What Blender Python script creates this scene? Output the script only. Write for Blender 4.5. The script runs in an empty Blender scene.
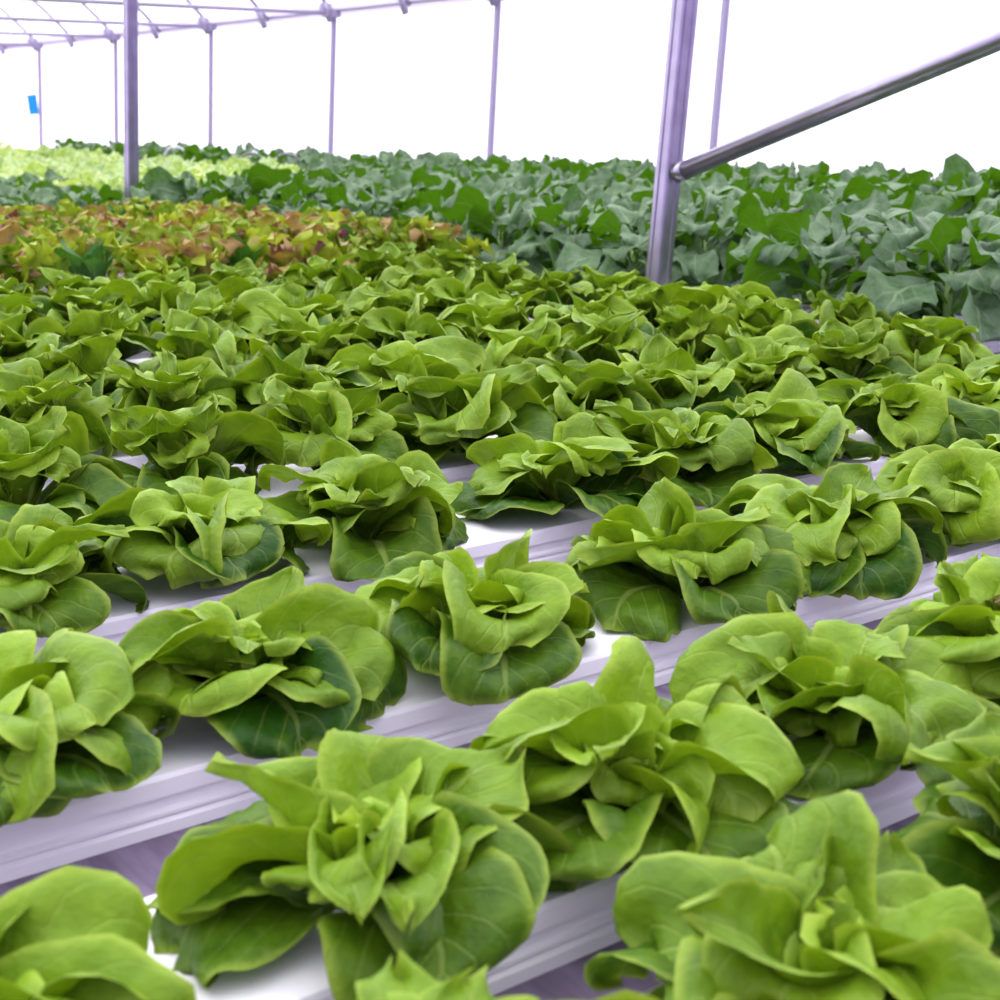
import bpy, math, random
import numpy as np
from mathutils import Vector

S = bpy.context.scene
COL = S.collection
R = math.radians
ZT = 0.90                      # height of the channel tops above the floor
ZC = 1.40                      # camera height

# ------------------------------------------------------------------ camera
cd = bpy.data.cameras.new('camera')
cd.sensor_width = 36; cd.lens = 53.28
cd.clip_start = 0.05; cd.clip_end = 200
cd.dof.use_dof = True; cd.dof.focus_distance = 1.9; cd.dof.aperture_fstop = 10.5
cam = bpy.data.objects.new('camera', cd); COL.objects.link(cam)
cam.location = (0, 0, ZC)
cam.rotation_euler = (R(90 - 14.43), 0, -math.atan2(.6, .8))
S.camera = cam

# ------------------------------------------------------------------ sky (bright overcast) and exposure
w = bpy.data.worlds.new('sky'); S.world = w; w.use_nodes = True
nt = w.node_tree; nt.nodes.clear()
def wn(t, **k):
    n = nt.nodes.new(t)
    for a, b in k.items(): setattr(n, a, b)
    return n
tc = wn('ShaderNodeTexCoord')
dz = wn('ShaderNodeVectorMath', operation='DOT_PRODUCT'); dz.inputs[1].default_value = (0.12, 0.40, 0.91)
nt.links.new(tc.outputs['Generated'], dz.inputs[0])
rp = wn('ShaderNodeValToRGB')
e = rp.color_ramp.elements
e[0].position = 0.0; e[0].color = (.08, .05, .15, 1)
e[1].position = 1.0; e[1].color = (1, .99, 1, 1)
for p_, c_ in ((.38, (.105, .07, .20, 1)), (.55, (.35, .29, .49, 1)), (.72, (.55, .53, .61, 1)), (.86, (.85, .84, .87, 1))):
    x = rp.color_ramp.elements.new(p_); x.color = c_
mp = wn('ShaderNodeMapRange'); mp.inputs['From Min'].default_value = -1; mp.inputs['From Max'].default_value = 1
nt.links.new(dz.outputs['Value'], mp.inputs['Value']); nt.links.new(mp.outputs['Result'], rp.inputs['Fac'])
bg = wn('ShaderNodeBackground'); bg.inputs['Strength'].default_value = 2.9
nt.links.new(rp.outputs['Color'], bg.inputs['Color'])
ow = wn('ShaderNodeOutputWorld'); nt.links.new(bg.outputs['Background'], ow.inputs['Surface'])
w.cycles.sampling_method = 'AUTOMATIC'

S.view_settings.view_transform = 'Standard'; S.view_settings.look = 'None'
S.view_settings.gamma = 1.0; S.view_settings.use_curve_mapping = False
S.view_settings.exposure = 0.5
S.cycles.use_denoising = True
S.cycles.max_bounces = 8; S.cycles.transmission_bounces = 6; S.cycles.transparent_max_bounces = 12
S.cycles.sample_clamp_indirect = 6

# ------------------------------------------------------------------ helpers
class NT:
    """small wrapper to write node trees tersely"""
    def __init__(s, name):
        s.m = bpy.data.materials.new(name); s.m.use_nodes = True
        s.t = s.m.node_tree; s.t.nodes.clear()
        s.out = s.t.nodes.new('ShaderNodeOutputMaterial')
    def n(s, t, ins=None, **k):
        n = s.t.nodes.new(t)
        for a, b in k.items(): setattr(n, a, b)
        for a, b in (ins or {}).items(): s.put(n.inputs[a], b)
        return n
    def put(s, sock, v):
        if isinstance(v, bpy.types.NodeSocket): s.t.links.new(v, sock)
        else: sock.default_value = v
    def math(s, op, a, b=0.0, c=None, clamp=False):
        n = s.t.nodes.new('ShaderNodeMath'); n.operation = op; n.use_clamp = clamp
        s.put(n.inputs[0], a); s.put(n.inputs[1], b)
        if c is not None: s.put(n.inputs[2], c)
        return n.outputs[0]
    def mix(s, f, a, b):
        n = s.t.nodes.new('ShaderNodeMix'); n.data_type = 'RGBA'
        s.put(n.inputs[0], f); s.put(n.inputs[6], a); s.put(n.inputs[7], b)
        return n.outputs[2]
    def step(s, x, lo, hi, a=0.0, b=1.0):
        n = s.n('ShaderNodeMapRange', {'Value': x, 'From Min': lo, 'From Max': hi, 'To Min': a, 'To Max': b}, interpolation_type='SMOOTHSTEP')
        return n.outputs[0]
    def noise(s, scale, detail=3, vec=None, rough=.5):
        n = s.n('ShaderNodeTexNoise', {'Scale': scale, 'Detail': detail, 'Roughness': rough})
        if vec is not None: s.put(n.inputs['Vector'], vec)
        return n.outputs['Fac']
    def obj(s): return s.n('ShaderNodeTexCoord').outputs['Object']
    def surf(s, sh): s.t.links.new(sh, s.out.inputs['Surface']); return s.m

def simple(name, col, rough=.5, metal=0.0, nscale=0, namp=.15, bump=0.0, spec=.5):
    t = NT(name)
    c = (*col, 1)
    b = t.n('ShaderNodeBsdfPrincipled', {'Roughness': rough, 'Metallic': metal, 'Specular IOR Level': spec})
    if nscale:
        nz = t.noise(nscale, 4, t.obj())
        c = t.mix(t.step(nz, .3, .7), (*[x * (1 - namp) for x in col], 1), (*[min(1, x * (1 + namp)) for x in col], 1))
        if bump:
            bp = t.n('ShaderNodeBump', {'Strength': bump, 'Distance': .01, 'Height': nz}); t.put(b.inputs['Normal'], bp.outputs[0])
    t.put(b.inputs['Base Color'], c)
    return t.surf(b.outputs[0])

def leaf_mat(name, dark, light, vein, rimc=None, trans=.32, under=None, nveins=6, veinamt=.5, rough=.46, tint=None, glauc=None, bumpd=.004, rand=.18, spec=.22, rimamt=.35):
    """leaf: point colour attribute leafdata = (u, v, tone): midrib, side veins, age of the leaf"""
    t = NT(name)
    at = t.n('ShaderNodeAttribute', attribute_name='leafdata')
    sp = t.n('ShaderNodeSeparateColor', {'Color': at.outputs['Color']})
    u = t.math('ABSOLUTE', t.math('MULTIPLY_ADD', sp.outputs[0], 2.0, -1.0)); v = sp.outputs[1]; tone = sp.outputs[2]
    oi = t.n('ShaderNodeObjectInfo')
    nz = t.noise(38, 3, t.obj())
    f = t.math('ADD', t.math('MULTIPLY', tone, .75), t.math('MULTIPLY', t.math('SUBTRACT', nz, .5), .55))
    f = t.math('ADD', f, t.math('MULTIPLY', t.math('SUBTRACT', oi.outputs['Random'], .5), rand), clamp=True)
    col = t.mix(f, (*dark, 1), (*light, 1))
    if tint is not None:              # ruddy leaves and tips
        leafvar = t.math('FRACT', t.math('MULTIPLY', tone, 7.3))
        g = t.math('ADD', t.math('MULTIPLY', v, .5), t.math('MULTIPLY', t.math('SUBTRACT', t.noise(22, 2, t.obj()), .5), 1.4))
        g = t.math('ADD', g, t.math('MULTIPLY', t.math('SUBTRACT', leafvar, .5), .9))
        g = t.math('ADD', g, t.math('MULTIPLY', t.math('SUBTRACT', oi.outputs['Random'], .5), .6))
        col = t.mix(t.math('MULTIPLY', t.step(g, .36, .75), .85), col, (*tint[0], 1))
        col = t.mix(t.step(g, .80, 1.15), col, (*tint[1], 1))
    if glauc is not None:             # waxy bloom
        col = t.mix(t.math('MULTIPLY', t.step(t.noise(40, 3, t.obj()), .15, .75), glauc[1]), col, (*glauc[0], 1))
    mid = t.math('SUBTRACT', 1.0, t.step(u, t.math('MULTIPLY_ADD', v, -.035, .05), t.math('MULTIPLY_ADD', v, -.09, .13)))
    mid = t.math('MULTIPLY', mid, t.math('MULTIPLY_ADD', v, -.75, .95))
    q = t.math('SINE', t.math('MULTIPLY', t.math('SUBTRACT', v, t.math('MULTIPLY', u, .42)), 6.2832 * nveins))
    sv = t.math('MULTIPLY', t.step(q, .86, 1.0), t.math('SUBTRACT', 1.0, t.math('MULTIPLY', u, .8)))
    vm = t.math('MAXIMUM', mid, t.math('MULTIPLY', sv, .26))
    col = t.mix(t.math('MULTIPLY', vm, veinamt), col, (*vein, 1))
    if rimc is not None:
        rim = t.math('MAXIMUM', t.step(u, .86, 1.0), t.step(v, .93, 1.0))
        col = t.mix(t.math('MULTIPLY', rim, rimamt), col, (*rimc, 1))
    h = t.math('SUBTRACT', t.math('ADD', t.math('MULTIPLY', nz, .9), t.math('MULTIPLY', t.noise(120, 3, t.obj()), .35)), t.math('MULTIPLY', vm, .9))
    bp = t.n('ShaderNodeBump', {'Strength': .55, 'Distance': bumpd, 'Height': h})
    if under is not None:
        geo = t.n('ShaderNodeNewGeometry')
        ucol = t.mix(t.math('MULTIPLY', vm, .6), (*under, 1), (*vein, 1))
        top = col
        col = t.mix(geo.outputs['Backfacing'], top, ucol)
    b = t.n('ShaderNodeBsdfPrincipled', {'Base Color': col, 'Roughness': rough, 'Specular IOR Level': spec, 'Normal': bp.outputs[0]})
    tr_col = t.n('ShaderNodeMix', data_type='RGBA', blend_type='MULTIPLY')
    tr_col.inputs[0].default_value = 1
    t.put(tr_col.inputs[6], col if under is None else (*under, 1)); tr_col.inputs[7].default_value = (1.5, 1.45, .55, 1)
    tr = t.n('ShaderNodeBsdfTranslucent', {'Color': tr_col.outputs[2], 'Normal': bp.outputs[0]})
    mx = t.n('ShaderNodeMixShader', {0: trans, 1: b.outputs[0], 2: tr.outputs[0]})
    return t.surf(mx.outputs[0])

def tag(o, label=None, cat=None, group=None, kind=None):
    if label: o['label'] = label
    if cat: o['category'] = cat
    if group: o['group'] = group
    if kind: o['kind'] = kind
    return o
def link(name, me, parent=None, loc=None, rz=0.0, sc=None):
    o = bpy.data.objects.new(name, me); COL.objects.link(o)
    if parent is not None: o.parent = parent
    if loc is not None: o.location = loc
    if rz: o.rotation_euler = (0, 0, rz)
    if sc is not None: o.scale = (sc, sc, sc) if not hasattr(sc, '__len__') else sc
    return o
def empty(name, loc, rz=0.0, sc=1.0):
    o = bpy.data.objects.new(name, None); COL.objects.link(o)
    o.location = loc; o.rotation_euler = (0, 0, rz); o.scale = (sc, sc, sc); o.empty_display_size = .05
    return o

class MB:
    def __init__(s): s.v = []; s.f = []; s.c = []; s.n = 0
    def add(s, vs, fs, cs=None):
        s.v.append(np.asarray(vs, float).reshape(-1, 3)); k = s.n
        s.f += [tuple(i + k for i in f) for f in fs]; s.n += len(s.v[-1])
        if cs is not None: s.c.append(np.asarray(cs, float).reshape(-1, 4))
    def box(s, a, b):
        (x0, y0, z0), (x1, y1, z1) = a, b
        s.add([(x0,y0,z0),(x1,y0,z0),(x1,y1,z0),(x0,y1,z0),(x0,y0,z1),(x1,y0,z1),(x1,y1,z1),(x0,y1,z1)],
              [(3,2,1,0),(4,5,6,7),(0,1,5,4),(1,2,6,5),(2,3,7,6),(3,0,4,7)])
    def sweep(s, prof, path, closed=True, up=(0, 0, 1)):
        """profile [(a,b)] carried along a path of points"""
        path = [Vector(p) for p in path]; n = len(prof); vs = []
        for i, p in enumerate(path):
            d = (path[min(i + 1, len(path) - 1)] - path[max(i - 1, 0)]).normalized()
            U = Vector(up)
            if abs(d.dot(U)) > .95: U = Vector((1, 0, 0))
            a = d.cross(U).normalized(); b = a.cross(d).normalized()
            vs += [tuple(p + a * x + b * y) for x, y in prof]
        fs = []
        for i in range(len(path) - 1):
            for j in range(n if closed else n - 1):
                k = (j + 1) % n
                fs.append((i * n + j, i * n + k, (i + 1) * n + k, (i + 1) * n + j))
        if closed:
            fs.append(tuple(range(n - 1, -1, -1))); fs.append(tuple((len(path) - 1) * n + j for j in range(n)))
        s.add(vs, fs)
    def tube(s, path, r, n=12): s.sweep([(r * math.cos(2 * math.pi * i / n), r * math.sin(2 * math.pi * i / n)) for i in range(n)], path)
    def mesh(s, name, mats, smooth=False, weld=False):
        me = bpy.data.meshes.new(name)
        v = np.concatenate(s.v)
        me.from_pydata(v.tolist(), [], s.f)
        for m in (mats if isinstance(mats, (list, tuple)) else [mats]): me.materials.append(m)
        if smooth: me.polygons.foreach_set('use_smooth', [True] * len(me.polygons))
        if s.c:
            at = me.color_attributes.new('leafdata', 'FLOAT_COLOR', 'POINT')
            at.data.foreach_set('color', np.concatenate(s.c).ravel())
        me.update()
        return me
    def build(s, name, mat, parent=None, smooth=False): return link(name, s.mesh(name, mat, smooth), parent)

def lean(x, y, z, f=1.0):
    """the frame's uprights stand plumb; the channels run slightly uphill, so uprights lean a little against them"""
    return (x + .044 * f * (z - ZT), y - .033 * f * (z - ZT), z)

def pix(p):
    """rough position of a point in the photograph's frame, to know what is in view"""
    x, y, z = p
    X = .8 * x - .6 * y; Yh = .6 * x + .8 * y; Z = z - ZC
    c, s_ = math.cos(R(14.43)), math.sin(R(14.43))
    dep = Yh * c - Z * s_; up = Yh * s_ + Z * c
    if dep < .05: return (-9999, -9999)
    return (500 + 1480 * X / dep, 500 - 1480 * up / dep)

def ss(a, b, x): t = np.clip((x - a) / (b - a), 0, 1); return t * t * (3 - 2 * t)

ORD = 'first second third fourth fifth sixth seventh eighth ninth tenth eleventh twelfth thirteenth fourteenth fifteenth sixteenth seventeenth eighteenth nineteenth'.split()
for a_, b_ in (('twenty', 'twentieth'), ('thirty', 'thirtieth'), ('forty', 'fortieth'), ('fifty', 'fiftieth')):
    ORD += [b_] + [a_ + '-' + q for q in ORD[:9]]

# ------------------------------------------------------------------ materials
M = {}
M['plastic'] = simple('white_channel_plastic', (.86, .85, .88), .38, 0, 9, .03)
M['steel'] = simple('galvanised_steel', (.37, .345, .415), .30, .95, 14, .10)
M['roof_steel'] = simple('painted_roof_steel', (.42, .38, .50), .5, .3)
M['blue'] = simple('blue_card', (.0, .30, .78), .5)
M['hose'] = simple('white_hose', (.80, .78, .82), .4)
M['hose_dark'] = simple('grey_hose', (.18, .18, .20), .4)
M['dirtfloor'] = simple('concrete', (.30, .28, .31), .8, 0, 3, .2)
M['soil'] = simple('root_plug', (.06, .045, .03), .9, 0, 60, .4)
t = NT('weathered_boards')
oc = t.obj(); mpn = t.n('ShaderNodeMapping', {'Vector': oc, 'Scale': (9, 1.1, 9)})
g = t.noise(6, 6, mpn.outputs[0], .65)
xs = t.n('ShaderNodeSeparateXYZ', {'Vector': oc}).outputs[0]
fr = t.math('FRACT', t.math('MULTIPLY', t.math('ADD', xs, t.math('MULTIPLY', t.noise(2.5, 2, oc), .03)), 1 / .19))
seam = t.math('SUBTRACT', 1.0, t.step(t.math('ABSOLUTE', t.math('SUBTRACT', fr, .5)), .006, .020))
c = t.mix(t.step(g, .25, .75), (.12, .088, .145, 1), (.23, .18, .275, 1))
c = t.mix(t.math('MULTIPLY', t.step(t.noise(22, 3, oc), .55, .75), .3), c, (.15, .11, .18, 1))
c = t.mix(t.math('MULTIPLY', seam, .85), c, (.05, .04, .06, 1))
b = t.n('ShaderNodeBsdfPrincipled', {'Base Color': c, 'Roughness': .6})
M['boards'] = t.surf(b.outputs[0])
def film(name, clear, colr=(.95, .95, .97)):
    t = NT(name)
    a = t.n('ShaderNodeBsdfTransparent', {'Color': (.98, .98, 1, 1)})
    b = t.n('ShaderNodeBsdfTranslucent', {'Color': (*colr, 1)})
    d = t.n('ShaderNodeBsdfDiffuse', {'Color': (.9, .9, .92, 1)})
    m1 = t.n('ShaderNodeMixShader', {0: .3, 1: b.outputs[0], 2: d.outputs[0]})
    m2 = t.n('ShaderNodeMixShader', {0: clear, 1: m1.outputs[0], 2: a.outputs[0]})
    return t.surf(m2.outputs[0])
M['film'] = film('white_greenhouse_film', .80)
M['film_wall'] = film('white_wall_film', .72)
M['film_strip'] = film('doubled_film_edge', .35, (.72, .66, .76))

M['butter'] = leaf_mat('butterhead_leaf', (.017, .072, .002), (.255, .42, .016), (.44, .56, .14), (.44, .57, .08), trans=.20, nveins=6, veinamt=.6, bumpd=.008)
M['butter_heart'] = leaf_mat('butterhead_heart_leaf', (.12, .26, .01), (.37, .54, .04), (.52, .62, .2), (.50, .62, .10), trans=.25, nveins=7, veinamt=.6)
M['wilt'] = leaf_mat('wilted_heart_leaf', (.10, .07, .03), (.30, .30, .14), (.5, .5, .3), (.12, .07, .03), trans=.2, rimamt=.7)
M['pale'] = leaf_mat('pale_lettuce_leaf', (.16, .34, .02), (.42, .58, .10), (.7, .8, .5), (.75, .85, .55), trans=.25, glauc=((.74, .80, .62), .5), rand=.9)
M['red'] = leaf_mat('red_lettuce_leaf', (.13, .25, .01), (.44, .52, .035), (.55, .55, .2), None, trans=.22, tint=((.36, .21, .10), (.15, .045, .055)), rand=.7)
M['cos'] = leaf_mat('cos_lettuce_leaf', (.03, .11, .015), (.07, .20, .03), (.3, .42, .15), None, trans=.25)
M['collard'] = leaf_mat('collard_leaf', (.018, .070, .014), (.060, .155, .030), (.38, .50, .26), None, trans=.22, under=(.070, .195, .006), nveins=5, veinamt=.85, rough=.5, rand=.5,
                        glauc=((.28, .38, .25), .5), bumpd=.008)
M['stalk'] = simple('green_stalk', (.16, .28, .06), .5)

# ------------------------------------------------------------------ leaves
NTAB = np.random.RandomState(5).uniform(-.8, .8, (32, 32, 32, 3))
def vnoise(q):
    """smooth repeatable vector noise at points q (n, 3)"""
    f = np.floor(q).astype(int); t = q - f; t = t * t * (3 - 2 * t); out = 0
    for a in (0, 1):
        for b in (0, 1):
            for c in (0, 1):
                w_ = (t[:, 0] if a else 1 - t[:, 0]) * (t[:, 1] if b else 1 - t[:, 1]) * (t[:, 2] if c else 1 - t[:, 2])
                out = out + w_[:, None] * NTAB[(f[:, 0] + a) % 32, (f[:, 1] + b) % 32, (f[:, 2] + c) % 32]
    return out
def leaf(mb, L, W, th0, th1, az, base=(.012, .004), cup=(.9, .9), rim=1.0, tiproll=.8, ruffle=.006, rk=2.5, twist=0.0, side=0.0, tone=.5, nv=16, nu=15,
         p=1.2, outline='butter', rng=random, warp=.006, petiole=.14, zmin=.003, pucker=.0012):
    v = np.linspace(0, 1, nv) ** .92
    th = th0 + (th1 - th0) * v ** p - tiproll * ss(.72, 1.0, v)
    dv = np.diff(v, prepend=0)
    r = base[0] + np.cumsum(np.cos(th) * dv) * L
    z = base[1] + np.cumsum(np.sin(th) * dv) * L
    if outline == 'butter':
        k0 = rng.uniform(.48, .66); nn = rng.uniform(2.2, 3.8)
        wv = (petiole + (1 - petiole) * ss(.0, .55, v) ** .85) * np.sqrt(np.clip(1 - (np.clip((v - k0) / (1.02 - k0), 0, 1)) ** nn, .02, 1))
    elif outline == 'point':                                  # folded leaf drawn out to a corner
        wv = (petiole + (1 - petiole) * ss(.0, .45, v)) * np.clip(1 - (np.clip((v - .42) / .60, 0, 1)) ** 1.5, .03, 1)
    elif outline == 'frill':
        wv = (.16 + .84 * ss(.1, .75, v)) * np.sqrt(np.clip(1 - (np.clip((v - .6) / .41, 0, 1)) ** 2.4, .03, 1))
        wv = wv * (1 + .30 * np.sin(v * 27 + rng.random() * 6) + .12 * np.sin(v * 61 + rng.random() * 6))
    elif outline == 'cos':
        wv = (.2 + .8 * ss(0, .5, v)) * np.sqrt(np.clip(1 - (np.clip((v - .5) / .51, 0, 1)) ** 2.2, .01, 1))
    else:                                                     # collard: long stalk, oval blade, scalloped edge
        k = np.clip((v - .30) / .70, 0, 1)
        wv = .06 + .94 * np.where(v < .30, 0, ss(0, .5, k) ** .8 * np.sqrt(np.clip(1 - (np.clip((k - .5) / .51, 0, 1)) ** 2.4, .01, 1)))
        wv = wv * (1 + .05 * np.sin(v * 44 + rng.random() * 6))
    w_ = W * wv
    tt = np.linspace(0, 1, 9)
    us = np.linspace(-1, 1, nu)
    P = np.zeros((nv, nu, 3)); C = np.ones((nv, nu, 4))
    ph = [rng.random() * 6.28 for _ in range(4)]
    off = Vector((rng.random() * 50, rng.random() * 50, rng.random() * 50))
    for i in range(nv):
        fade = 1 - .75 * ss(.45, 1.0, v[i])
        N = np.array([-math.sin(th[i]), 0, math.cos(th[i])]); T = np.array([math.cos(th[i]), 0, math.sin(th[i])])
        sb = side * v[i] ** 2 * L
        for j, u in enumerate(us):
            t_ = abs(u); sd = 0 if u < 0 else 1
            ts = tt * t_
            phi = cup[sd] * fade * ts * 1.35 - rim * ss(.62, 1.0, ts) * (.5 + .5 * v[i])
            lat = np.trapz(np.cos(phi), ts) if t_ > 0 else 0
            nor = np.trapz(np.sin(phi), ts) if t_ > 0 else 0
            nor = nor * w_[i]; lat = lat * w_[i] * (1 if u > 0 else -1)
            nor += ruffle * t_ ** 2 * math.sin(6.283 * rk * v[i] + ph[sd]) * min(1, v[i] * 2)
            nor += ruffle * .8 * ss(.8, 1, v[i]) * math.sin(u * 5 + ph[2])
            nor += pucker * math.cos(6.283 * 6 * (v[i] - .42 * t_)) * -1 * min(1, t_ * 3)
            # twist about the midrib
            ca, sa = math.cos(twist * v[i]), math.sin(twist * v[i])
            lat, nor = lat * ca - nor * sa, lat * sa + nor * ca
            P[i, j] = np.array([r[i], 0, z[i]]) + N * nor + np.array([0, 1, 0]) * (lat + sb)
            C[i, j] = (u * .5 + .5, v[i], tone, 1)
    if warp:
        q = P.reshape(-1, 3) * 17 + np.array(off)
        k = (warp * np.minimum(1, v * 2.2))[:, None, None]
        P = P + vnoise(q).reshape(P.shape) * k + vnoise(q * 2.9).reshape(P.shape) * k * .34
    ca, sa = math.cos(az), math.sin(az)
    X = P[..., 0] * ca - P[..., 1] * sa; Y = P[..., 0] * sa + P[..., 1] * ca
    P[..., 0] = X; P[..., 1] = Y
    lo = P[..., 2] < zmin
    P[..., 2] = np.where(lo, zmin + (P[..., 2] - zmin) * .12 + .0015 * np.sin(X * 160), P[..., 2])
    fs = [(i * nu + j, i * nu + j + 1, (i + 1) * nu + j + 1, (i + 1) * nu + j) for i in range(nv - 1) for j in range(nu - 1)]
    fs = [f[::-1] for f in fs]
    mb.add(P.reshape(-1, 3), fs, C.reshape(-1, 4))

GA = 2.39996
def butterhead_meshes(seed, res=(16, 15), spiky=False):
    """three meshes of one head: spread outer leaves, cupped inner leaves, heart"""
    rng = random.Random(seed); g = rng.gauss
    nv, nu = res
    out, inn, hea = MB(), MB(), MB()
    az = rng.random() * 6.28
    for k in range(6):
        az += GA + g(0, .18)
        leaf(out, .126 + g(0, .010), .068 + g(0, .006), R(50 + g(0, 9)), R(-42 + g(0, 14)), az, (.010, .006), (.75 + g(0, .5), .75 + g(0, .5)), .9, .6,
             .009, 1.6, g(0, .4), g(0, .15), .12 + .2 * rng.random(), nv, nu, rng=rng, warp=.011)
    for k in range(7):
        az += GA + g(0, .2)
        if rng.random() < (.5 if spiky else .34):
            leaf(inn, .132 + g(0, .012), .066 + g(0, .006), R((74 if spiky else 66) + g(0, 8)), R((42 if spiky else 22) + g(0, 16)), az, (.008, .010), (1.3 + g(0, .5), 1.3 + g(0, .5)), .7, .1,
                 .008, 1.7, g(0, .5), g(0, .2), .52 + .3 * rng.random(), nv, nu, rng=rng, warp=.011, outline='point')
            continue
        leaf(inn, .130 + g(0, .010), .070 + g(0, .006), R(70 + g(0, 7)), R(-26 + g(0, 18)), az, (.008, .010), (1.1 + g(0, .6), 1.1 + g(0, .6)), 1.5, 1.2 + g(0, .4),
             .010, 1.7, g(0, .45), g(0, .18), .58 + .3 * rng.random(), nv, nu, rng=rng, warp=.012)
    for k in range(4):
        az += GA + g(0, .2)
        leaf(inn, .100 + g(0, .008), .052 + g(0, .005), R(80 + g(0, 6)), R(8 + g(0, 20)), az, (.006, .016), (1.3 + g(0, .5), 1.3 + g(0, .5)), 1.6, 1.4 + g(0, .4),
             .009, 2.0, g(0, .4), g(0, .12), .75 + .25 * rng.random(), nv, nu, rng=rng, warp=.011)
    for k in range(6):
        az += GA + g(0, .3)
        s = 1 - k * .09
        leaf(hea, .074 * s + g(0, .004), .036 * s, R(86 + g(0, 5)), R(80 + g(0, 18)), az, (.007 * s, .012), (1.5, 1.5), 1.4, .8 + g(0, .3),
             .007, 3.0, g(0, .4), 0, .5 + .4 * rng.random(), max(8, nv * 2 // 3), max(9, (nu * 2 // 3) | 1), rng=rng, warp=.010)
    return out, inn, hea

def make_head(seed, res, spiky=False):
    o, i, h = butterhead_meshes(seed, res, spiky)
    return (o.mesh('outer_foliage', M['butter'], True), i.mesh('inner_foliage', M['butter'], True), h.mesh('heart', M['butter_heart'], True))
def place_head(meshes, loc, rz, sc, label, group='butterhead lettuces on the front channels'):
    r = empty('butterhead_lettuce', loc, rz, sc); r.scale.z = sc * (.86 if loc[1] < 1.7 else .95)
    tag(r, label, 'lettuce', group)
    link('outer_foliage', meshes[0], r); link('inner_foliage', meshes[1], r); link('heart', meshes[2], r)
    return r

# ------------------------------------------------------------------ the setting
mb = MB(); mb.box((-6, -6, -.05), (9, 26, 0)); tag(mb.build('floor', M['dirtfloor']), kind='structure')
XW = 6.10; EAVE = ZC + .79
wall_y0, wall_y1 = -3, 24
# film wall behind the frame posts
mb = MB()
mb.add([lean(XW + .06, wall_y0, 0), lean(XW + .06, wall_y1, 0), lean(XW + .06, wall_y1, EAVE + .03), lean(XW + .06, wall_y0, EAVE + .03)], [(0, 1, 2, 3)])
tag(mb.build('wall_back', M['film_wall']), kind='structure')
mb = MB()
mb.add([(-5, 24, 0), (XW + .1, 24, 0), (XW + .1, 24, EAVE + .03), (-5, 24, EAVE + .03)], [(0, 1, 2, 3)])
tag(mb.build('wall_end', M['film_wall']), kind='structure')
XG = 2.84
def arch(x0, x1, n=16, rise=1.05):
    """bow from gutter to gutter"""
    cx, hw = (x0 + x1) / 2, abs(x1 - x0) / 2
    return [(cx + (x0 - cx) * math.cos(math.pi * i / n), EAVE + rise * math.sin(math.pi * i / n) ** .92) for i in range(n + 1)]
def arch2(x0, x1, n=18, rise=.92):
    cx = (x0 + x1) / 2
    return [(x0 + (x1 - x0) * i / n, EAVE + rise * (1 - abs(2 * i / n - 1) ** 1.75)) for i in range(n + 1)]
mb = MB()
for a, b_ in ((XW + .05, XG), (XG, -.42)):
    pr = arch2(a, b_)
    vs = [lean(x, y, z + .03) for y in (wall_y0, wall_y1) for x, z in pr]; n = len(pr)
    mb.add(vs, [(i, i + 1, n + i + 1, n + i) for i in range(n - 1)])
tag(mb.build('ceiling', M['film'], smooth=True), kind='structure')
# film lock strip and eave rail along the wall top
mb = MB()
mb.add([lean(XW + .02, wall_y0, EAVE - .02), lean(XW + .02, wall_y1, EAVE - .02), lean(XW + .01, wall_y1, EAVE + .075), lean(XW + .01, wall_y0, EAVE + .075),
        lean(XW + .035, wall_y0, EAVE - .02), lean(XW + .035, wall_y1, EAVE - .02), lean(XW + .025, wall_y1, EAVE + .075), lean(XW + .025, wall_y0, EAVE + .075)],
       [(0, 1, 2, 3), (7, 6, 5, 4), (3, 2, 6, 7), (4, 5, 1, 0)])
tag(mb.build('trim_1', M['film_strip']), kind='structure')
mb = MB(); mb.tube([lean(XW, wall_y0, EAVE + .02), lean(XW, wall_y1, EAVE + .02)], .016, 10)
tag(mb.build('trim_2', M['roof_steel'], smooth=True), kind='structure')

def tube_prof(s, g):
    """rolled square tube with a shallow groove along each face"""
    h = s / 2; c_ = s * .16; q = []
    side = [(-h + c_, -h), (-h * .35, -h), (-h * .2, -h + g), (h * .2, -h + g), (h * .35, -h), (h - c_, -h), (h - c_ * .3, -h + c_ * .3)]
    for k in range(4):
        a = k * math.pi / 2
        q += [(x * math.cos(a) - y * math.sin(a), x * math.sin(a) + y * math.cos(a)) for x, y in side]
    return q
def post(name, x, y, top, s, mat, label, cat='post', group=None, bracket=False, z0=0.0, f=1.0):
    r = empty(name, lean(x, y, z0, f)); tag(r, label, cat, group)
    o = Vector(r.location)
    m = MB(); m.sweep(tube_prof(s, s * .06), [Vector(lean(x, y, z0, f)) - o, Vector(lean(x, y, top, f)) - o], up=(1, 0, 0))
    link('tube', m.mesh('tube', mat), r)
    m = MB(); a = Vector(lean(x, y, z0, f)) - o; m.box((a.x - s, a.y - s, 0), (a.x + s, a.y + s, .012)); link('base_plate', m.mesh('base_plate', mat), r)
    if bracket:
        e_ = Vector(lean(x, y, top)) - o
        m = MB(); m.box((e_.x - .05, e_.y - .07, e_.z - .035), (e_.x + .02, e_.y + .07, e_.z + .02))
        m.box((e_.x - .12, e_.y - .02, e_.z - .01), (e_.x - .03, e_.y + .02, e_.z + .07))
        link('eave_bracket', m.mesh('eave_bracket', mat), r)
    return r
post('support_post', XG, 3.06, EAVE - .03, .056, M['steel'], 'thick galvanised steel post at the end of the green lettuces, carrying the slanting brace', f=1.3)
post('support_post', XG, 6.66, EAVE - .03, .056, M['steel'], 'galvanised steel post rising behind the red lettuces')
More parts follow.
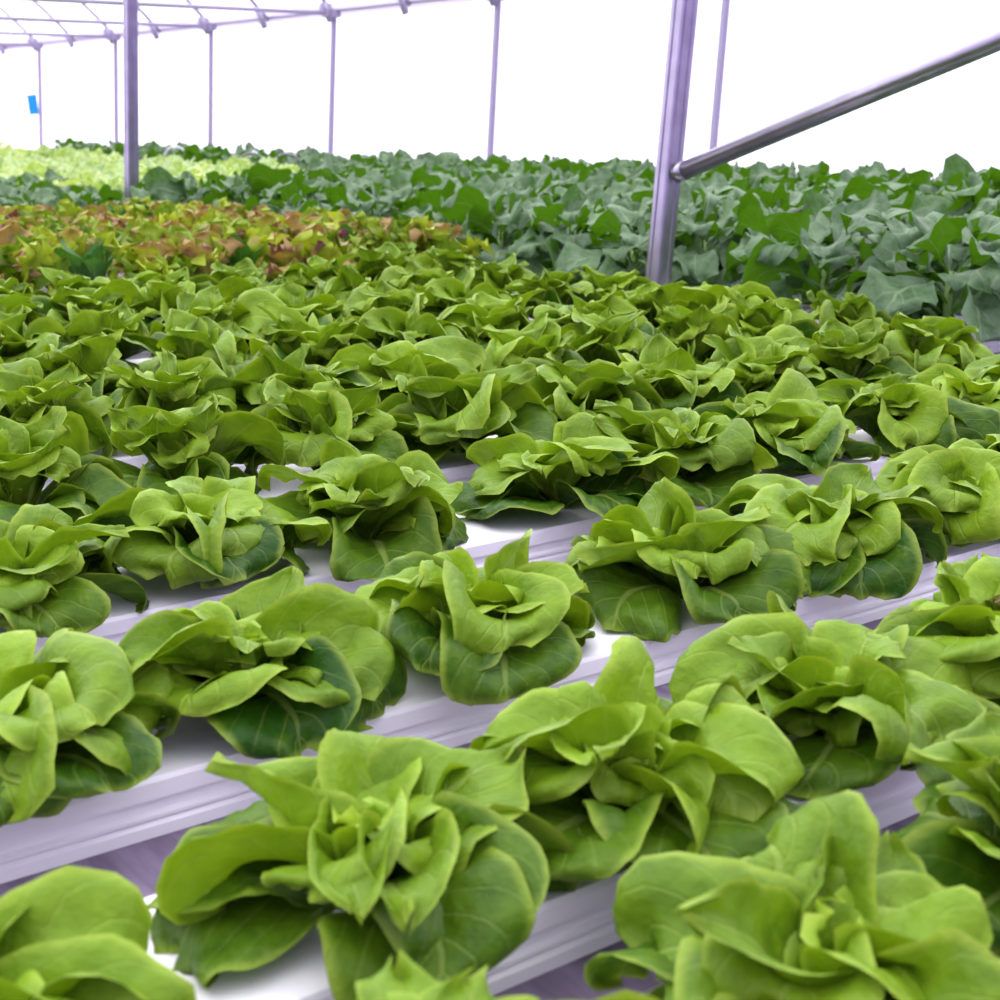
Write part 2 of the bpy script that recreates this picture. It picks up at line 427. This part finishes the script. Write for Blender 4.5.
# diagonal brace
r = empty('diagonal_brace', lean(XG, 3.06, 1.25)); o = Vector(r.location)
tag(r, 'slanting galvanised steel brace joined to the thick post', 'brace')
A = Vector(lean(XG + .005, 3.018, 1.258)); B = Vector(lean(XG, 1.95, 1.600)); B2 = A + (B - A) * 1.7
m = MB(); m.tube([A - o, B2 - o], .0245, 20); link('tube', m.mesh('tube', M['steel'], True), r)
m = MB(); d = (B - A).normalized(); m.tube([A - o - d * .002, A - o + d * .030], .0265, 20); link('end_fitting', m.mesh('end_fitting', M['steel'], True), r)

# wall posts, bows and tie beams
WP = [6.16 + 2.11 * k for k in range(-1, 8)]
for k, y in enumerate(WP[1:7]):
    lab = ['thin steel wall post rising behind the slanting brace', 'thin steel wall post at the near end of the visible eave',
           'thin steel wall post, second along the visible eave', 'thin steel wall post, third along the visible eave',
           'thin steel wall post showing close beside the post behind the red lettuces', 'thin steel wall post with the blue card hanging on it'][k]
    post('wall_post', XW, y, EAVE, .036, M['roof_steel'], lab, 'post', 'posts along the white wall', True)
for k, y in enumerate([y for q in WP[2:9] for y in (q, q + 1.055)]):
    if y > 20: continue
    has = (k % 2 == 0)
    pr = arch2(XW, XG)
    r = empty('roof_bow', lean(XW, y, EAVE)); o = Vector(r.location)
    tag(r, 'slender arched steel roof bow, %s along the eave from the near end' % ORD[k], 'roof bow', 'roof bows over the back bay')
    m = MB(); m.tube([Vector(lean(x, y, z)) - o for x, z in pr], .017, 8); link('tube', m.mesh('tube', M['roof_steel'], True), r)
    m = MB(); m.tube([Vector(lean(XW - .03, y, EAVE - .06)) - o, Vector(lean(XW - .10, y, EAVE + .075)) - o], .026, 8); link('foot', m.mesh('foot', M['roof_steel'], True), r)
    if has:
        r = empty('tie_beam', lean(XW, y, EAVE)); o = Vector(r.location)
        tag(r, 'straight steel tie beam under the %s roof bow from the near end' % ORD[k], 'beam', 'tie beams under the roof')
        m = MB(); m.tube([Vector(lean(XW, y, EAVE)) - o, Vector(lean(XG, y, EAVE)) - o], .017, 8); link('tube', m.mesh('tube', M['roof_steel'], True), r)
        m = MB(); m.box((-.09, -.03, -.03), (-.02, .03, .03)); link('end_plate', m.mesh('end_plate', M['roof_steel']), r)

# blue sticky card on the far wall post
r = empty('sticky_card', lean(XW - .035, 16.70, ZC + .16)); tag(r, 'small bright blue card hanging beside a far wall post', 'card')
m = MB(); m.box((-.10, -.004, -.105), (.0, .004, .105)); q = link('card', m.mesh('card', M['blue']), r); q.rotation_euler = (0, R(-4), R(-25))
m = MB(); m.tube([(-.04, .0, .10), (.03, .0, .16)], .003, 6); link('tie_wire', m.mesh('tie_wire', M['roof_steel']), r)

# ------------------------------------------------------------------ benches and channels
def bench(x0, x1, y0, y1, label):
    r = empty('growing_bench', ((x0 + x1) / 2, y0, 0)); tag(r, label, 'bench'); o = Vector(r.location)
    m = MB(); m.box((x0 - o.x, 0, ZT - .085), (x1 - o.x, y1 - y0, ZT - .0505)); link('deck', m.mesh('deck', M['boards']), r)
    for x in (x0 + .08, x1 - .08):
        for y in (y0 + .1, (y0 + y1) / 2, y1 - .1):
            m = MB(); m.box((x - o.x - .03, y - o.y - .03, 0), (x - o.x + .03, y - o.y + .03, ZT - .085)); link('leg', m.mesh('leg', M['boards']), r)
bench(-.5, 2.79, .15, 9.2, 'weathered grey-violet board bench under the green and red lettuces')
bench(2.89, 6.02, 1.2, 20.5, 'weathered board bench under the collards along the back wall')

CHW = .164
CPROF = [(0, 0), (-.002, -.004), (-.002, -.018), (.004, -.020), (.004, -.030), (-.001, -.032), (-.001, -.035), (.003, -.037), (-.003, -.040), (-.003, -.05)]
def channel_mesh(L):
    pr = [(y, z) for y, z in CPROF]
    full = pr[::-1] + [(CHW - y, z) for y, z in pr]
    m = MB(); n = len(full)
    vs = [(x, y, z) for x in (0, L) for y, z in full]
    fs = [(j, n + j, n + j + 1, j + 1) for j in range(n - 1)] + [(n - 1, 2 * n - 1, n, 0)]
    m.add(vs, fs); me = m.mesh('trough', M['plastic'])
    # end caps
    c = MB()
    for x in (-.006, L - .004):
        c.box((x, -.006, -.0495), (x + .010, CHW + .006, .004))
    return me, c
def channel(x0, L, y, label, group):
    r = empty('growing_channel', (x0, y, ZT)); tag(r, label, 'channel', group)
    me, c = channel_mesh(L); link('trough', me, r)
    for x in (-.006, L - .004):
        m = MB(); m.box((x, -.006, -.0495), (x + .010, CHW + .006, .004)); link('end_cap', m.mesh('end_cap', M['plastic']), r)

FRONT = [.405, .685, 1.02, 1.405, 1.75, 2.11, 2.46, 2.83, 3.18, 3.55]
for k, y in enumerate(FRONT):
    channel(-.45, 3.22, y, 'white plastic growing channel of green lettuces, %s' % ('nearest the camera' if k == 0 else ORD[k] + ' from the camera'), 'front growing channels')
RED = [3.85 + .33 * i for i in range(14)]
for k, y in enumerate(RED):
    channel(1.0, 1.77, y, 'white growing channel under red and mixed plants, %s behind the green lettuces' % ORD[k], 'growing channels behind the green lettuces')
KY = [1.42 + .36 * i for i in range(50)]
for k, y in enumerate(KY):
    channel(2.92, 3.08, y, ('white growing channel beyond the thick post, %s collard row from the near end' % ORD[k]) if k < 24
            else 'white growing channel under the far pale lettuces, %s row before the end wall' % ORD[49 - k], 'growing channels along the back wall')

# ------------------------------------------------------------------ butterhead lettuces
HERO = {                                                         # positions read off the channels: x along each channel
    0: [.325, .582, .810],
    1: [.180, .468, .680, .912, 1.138],
    2: [.336, .546, .786, 1.063, 1.296, 1.523],
    3: [.474, .693, .908, 1.200, 1.415],
    4: [.610, .832, 1.050],
}
SCALES = {(1, 1): .93, (1, 0): 1.02}
SEED = {(1, 1): 4041, (1, 3): 3043, (2, 2): 3082, (0, 1): 5001}
rng = random.Random(7)
variants = [make_head(100 + i, (16, 15), True) for i in range(12)]
total = 0
for k, y0 in enumerate(FRONT):
    yc = y0 + CHW / 2
    xs = list(HERO.get(k, []))
    last = xs[-1] if xs else None
    x = (last + .228) if last else (.33 * yc - .10 + rng.uniform(0, .15))
    while x < 2.62:
        xs.append(x + rng.gauss(0, .012)); x += .226
    ids = []
    for x in xs:
        px, py = pix((x, yc, ZT + .06))
        wpx = 1480 * .13 / max(.5, .6 * x + .8 * yc)
        if px < -wpx or px > 1000 + wpx or py > 1000 + wpx * .7: continue
        ids.append(x)
    for j, x in enumerate(ids):
        hero = k <= 3
        ms = make_head(SEED.get((k, j), 6000 + k * 40 + j), (22, 21)) if hero else variants[rng.randrange(12)]
        lab = 'bright green butterhead lettuce, %s visible head along the %s channel from the camera' % (ORD[j], ORD[k])
        if (k, j) == (1, 4):
            ms = (ms[0], ms[1], ms[2].copy()); ms[2].materials[0] = M['wilt']
            lab = 'butterhead lettuce with a brown wilted heart, on the second channel from the camera'
        place_head(ms, (x - (.018 if k == 1 else .004), yc - (.034 if k == 1 else .014) + rng.gauss(0, .006), ZT), rng.random() * 6.28 if not hero else 0, SCALES.get((k, j), 1.0) * rng.uniform(1.0, 1.12) * (1.0 if hero else 1.05), lab)
        total += 1
print('butterheads', total)

# ------------------------------------------------------------------ red leaf lettuces
def red_head(seed):
    rng = random.Random(seed); g = rng.gauss; m = MB(); az = rng.random() * 6
    for k in range(17):
        az += GA
        f = k / 16
        leaf(m, .150 + g(0, .015), .040 + g(0, .005), R(44 + 40 * f + g(0, 6)), R(0 + 62 * f + g(0, 15)), az, (.012, .004), (.6, .6), -.3, -.3, .018, 5.0, g(0, .5), g(0, .2),
             rng.random(), 17, 11, rng=rng, warp=.015, outline='frill', pucker=0)
    return m.mesh('red_leaf_lettuce', M['red'], True)
def cos_head(seed):
    rng = random.Random(seed); g = rng.gauss; m = MB(); az = rng.random() * 6
    for k in range(11):
        az += GA
        leaf(m, .16 + g(0, .02), .038, R(62 + 3 * k), R(52 + 4 * k + g(0, 8)), az, (.01, .004), (.8, .8), .2, .1, .004, 2, g(0, .3), g(0, .1), rng.random(), 10, 9, rng=rng, outline='cos', warp=.006)
    return m.mesh('cos_lettuce', M['cos'], True)
reds = [red_head(300 + i) for i in range(8)]
coss = [cos_head(400 + i) for i in range(3)]
rng = random.Random(11)
for k, y0 in enumerate(RED):
    yc = y0 + CHW / 2; j = 0
    if k >= 7: continue
    x = 2.70
    while x > 1.05:
        xx = x + rng.gauss(0, .02); x -= .165
        px, py = pix((xx, yc, ZT + .1))
        if px < -45 or px > 1040: continue
        row = 'row nearest the green lettuces' if k == 0 else '%s row behind the green lettuces' % ORD[k]
        is_cos = (k == 0 and j in (4, 7)) or (k == 1 and j in (1, 6)) or (k > 1 and rng.random() < .06)
        if is_cos:
            o = link('cos_lettuce', coss[rng.randrange(3)], None, (xx, yc, ZT), rng.random() * 6.28, rng.uniform(.9, 1.1))
            tag(o, 'dark green upright lettuce, %s from the aisle, %s' % (ORD[j], row), 'lettuce', 'dark green lettuces among the red ones')
        else:
            o = link('red_leaf_lettuce', reds[rng.randrange(8)], None, (xx, yc, ZT), rng.random() * 6.28, rng.uniform(1.0, 1.2) * (1.1 if k < 2 else 1))
            tag(o, 'frilly red-tinged lettuce, %s from the aisle, %s' % (ORD[j], row), 'lettuce', 'red leaf lettuces')
        j += 1

# ------------------------------------------------------------------ collards
def collard(seed, n=17, res=(14, 11)):
    rng = random.Random(seed); g = rng.gauss; m = MB(); st = MB(); az = rng.random() * 6
    for k in range(n):
        az += GA + g(0, .15); f = k / (n - 1)
        leaf(m, .215 - .07 * f + g(0, .015), .064 - .014 * f + g(0, .006), R(52 + 24 * f + g(0, 7)), R(-80 + 92 * f + g(0, 14)), az, (.010, .015 + .10 * f), (.6 + g(0, .35), .6 + g(0, .35)), .7, .7,
             .014, 2.8, g(0, .7), g(0, .15), rng.random(), *res, rng=rng, outline='collard', warp=.014, zmin=.008, p=.9)
    st.tube([(0, 0, 0), (.003, .002, .05), (0, .002, .11)], .008, 8)
    return m.mesh('foliage', M['collard'], True), st.mesh('stem', M['stalk'], True)
cols = [collard(500 + i) for i in range(9)]
rng = random.Random(23)
kale_pos = []
for k, y0 in enumerate(KY):
    yc = y0 + CHW / 2
    for j in range(13):
        x = 3.01 + .245 * j + rng.gauss(0, .025)
        if x > 5.82: continue
        if yc > 3.5 + x * .98 + rng.gauss(0, .15) and x < 5.25: continue
        if yc > 18.5 or (j == 0 and abs(yc - 3.06) < .2): continue
        px, py = pix((x, yc, ZT + .15))
        if px < -40 or px > 1060 or (x > 5.2 and yc > 3.5 + x * .98 and px < 62): continue
        kale_pos.append((.6 * x + .8 * yc, x, yc, k, j))
kale_pos.sort()
print('collards', len(kale_pos))
for d, x, yc, k, j in kale_pos[:300]:
    big = 4.0 < x < 5.4 and 2.2 < yc < 3.45 and x > 1.457 * yc - .55
    z = rng.uniform(1.12, 1.34) * (1.25 if big else 1) * (.88 if yc > 6.5 and x < 5 else 1) * (1.02 if yc > 9.5 else 1)
    r = empty('collard_plant', (x, yc + rng.gauss(0, .02), ZT), rng.random() * 6.28, z)
    tag(r, 'blue-green broad-leaved collard, %s plant from the aisle in the %s row from the near end' % (ORD[j], ORD[k]), 'collard', 'collard plants along the back wall')
    f, s_ = cols[rng.randrange(9)]
    link('foliage', f, r); link('stem', s_, r)
for k, y0 in enumerate(RED[7:12]):
    for j in range(7):
        x = 2.66 - .22 * j + rng.gauss(0, .02); yc = y0 + CHW / 2
        px, py = pix((x, yc, ZT + .1))
        if px < -40: continue
        r = empty('collard_plant', (x, yc, ZT), rng.random() * 6.28, rng.uniform(.9, 1.05))
        tag(r, 'blue-green broad-leaved collard, %s from the aisle, %s row behind the red lettuces' % (ORD[j], ORD[k]), 'collard', 'collards behind the red lettuces')
        f, s_ = cols[rng.randrange(9)]
        link('foliage', f, r); link('stem', s_, r)

# ------------------------------------------------------------------ far pale lettuces
def pale_head(seed):
    rng = random.Random(seed); g = rng.gauss; m = MB(); az = rng.random() * 6
    for k in range(13):
        az += GA; f = k / 12
        leaf(m, .24 - .04 * f + g(0, .02), .065 - .015 * f, R(58 + 26 * f + g(0, 6)), R(-8 + 80 * f + g(0, 14)), az, (.01, .005), (.7, .7), .8, .6, .012, 3, g(0, .5), g(0, .1), rng.random(), 10, 9, rng=rng, warp=.014)
    return m.mesh('pale_lettuce', M['pale'], True)
pales = [pale_head(600 + i) for i in range(5)]
rng = random.Random(31); n = 0
for k, y0 in enumerate(KY):
    yc = y0 + CHW / 2
    for j in range(15):
        x = 3.0 + .23 * j + rng.gauss(0, .02)
        if x > 5.2 or yc < 3.5 + x * .98 + .1 or yc > 19: continue
        px, py = pix((x, yc, ZT + .05))
        if px < -15 or px > 700: continue
        o = link('pale_lettuce', pales[rng.randrange(5)], None, (x, yc, ZT), rng.random() * 6.28, rng.uniform(.85, 1.1) * (1.12 if yc > 12 else 1))
        tag(o, 'pale green lettuce beyond the collards, %s from aisle, %s row before end wall' % (ORD[j], ORD[49 - k]), 'lettuce', 'pale lettuces at the far end')
        n += 1
for k, y0 in enumerate(RED[12:]):
    for j in range(4):
        x = 2.68 - .2 * j
        if pix((x, y0, ZT + .1))[0] < -25: continue
        o = link('pale_lettuce', pales[j % 5], None, (x, y0 + CHW / 2, ZT), rng.random() * 6.28, .9)
        tag(o, 'pale green lettuce before the aisle, %s from it, %s row behind the collards' % (ORD[j], ORD[k]), 'lettuce', 'pale lettuces at the far end')
print('pale', n)

# hoops of irrigation hose standing up among the far plants
def hoop(x, y, z, r_, mat, label):
    o = empty('irrigation_hose', (x, y, ZT)); tag(o, label, 'hose', 'irrigation hoses over the far plants')
    m = MB(); m.tube([(r_ * .6 * math.cos(a), -r_ * .8 * math.cos(a), z - ZT + r_ * math.sin(a) - r_) for a in [math.pi * i / 14 for i in range(15)]] , .010, 8)
    link('tube', m.mesh('tube', mat, True), o)
    m = MB(); m.tube([(r_ * .6, -r_ * .8, 0), (r_ * .6, -r_ * .8, z - ZT - r_)], .010, 8); link('riser', m.mesh('riser', mat, True), o)
def at(px, py, Y):
    """a point of the row at distance Y, by eye"""
    X = (px - 500) / 1480 * Y
    return .8 * X + .6 * Y, -.6 * X + .8 * Y, ZC - (py - 119) / 1480 * Y
for px, py, Y, r_, mt, lab in ((184, 145, 12.6, .11, 'hose', 'white hoop of irrigation hose standing over the pale lettuces'),
                               (258, 151, 11.0, .12, 'hose_dark', 'dark hoop of hose above the collards, nearer the pale lettuces'),
                               (292, 152, 11.0, .13, 'hose_dark', 'dark hoop of hose above the collards, beside another hoop')):
    x, y, z = at(px, py, Y); hoop(x, y, z, r_, M[mt], lab)
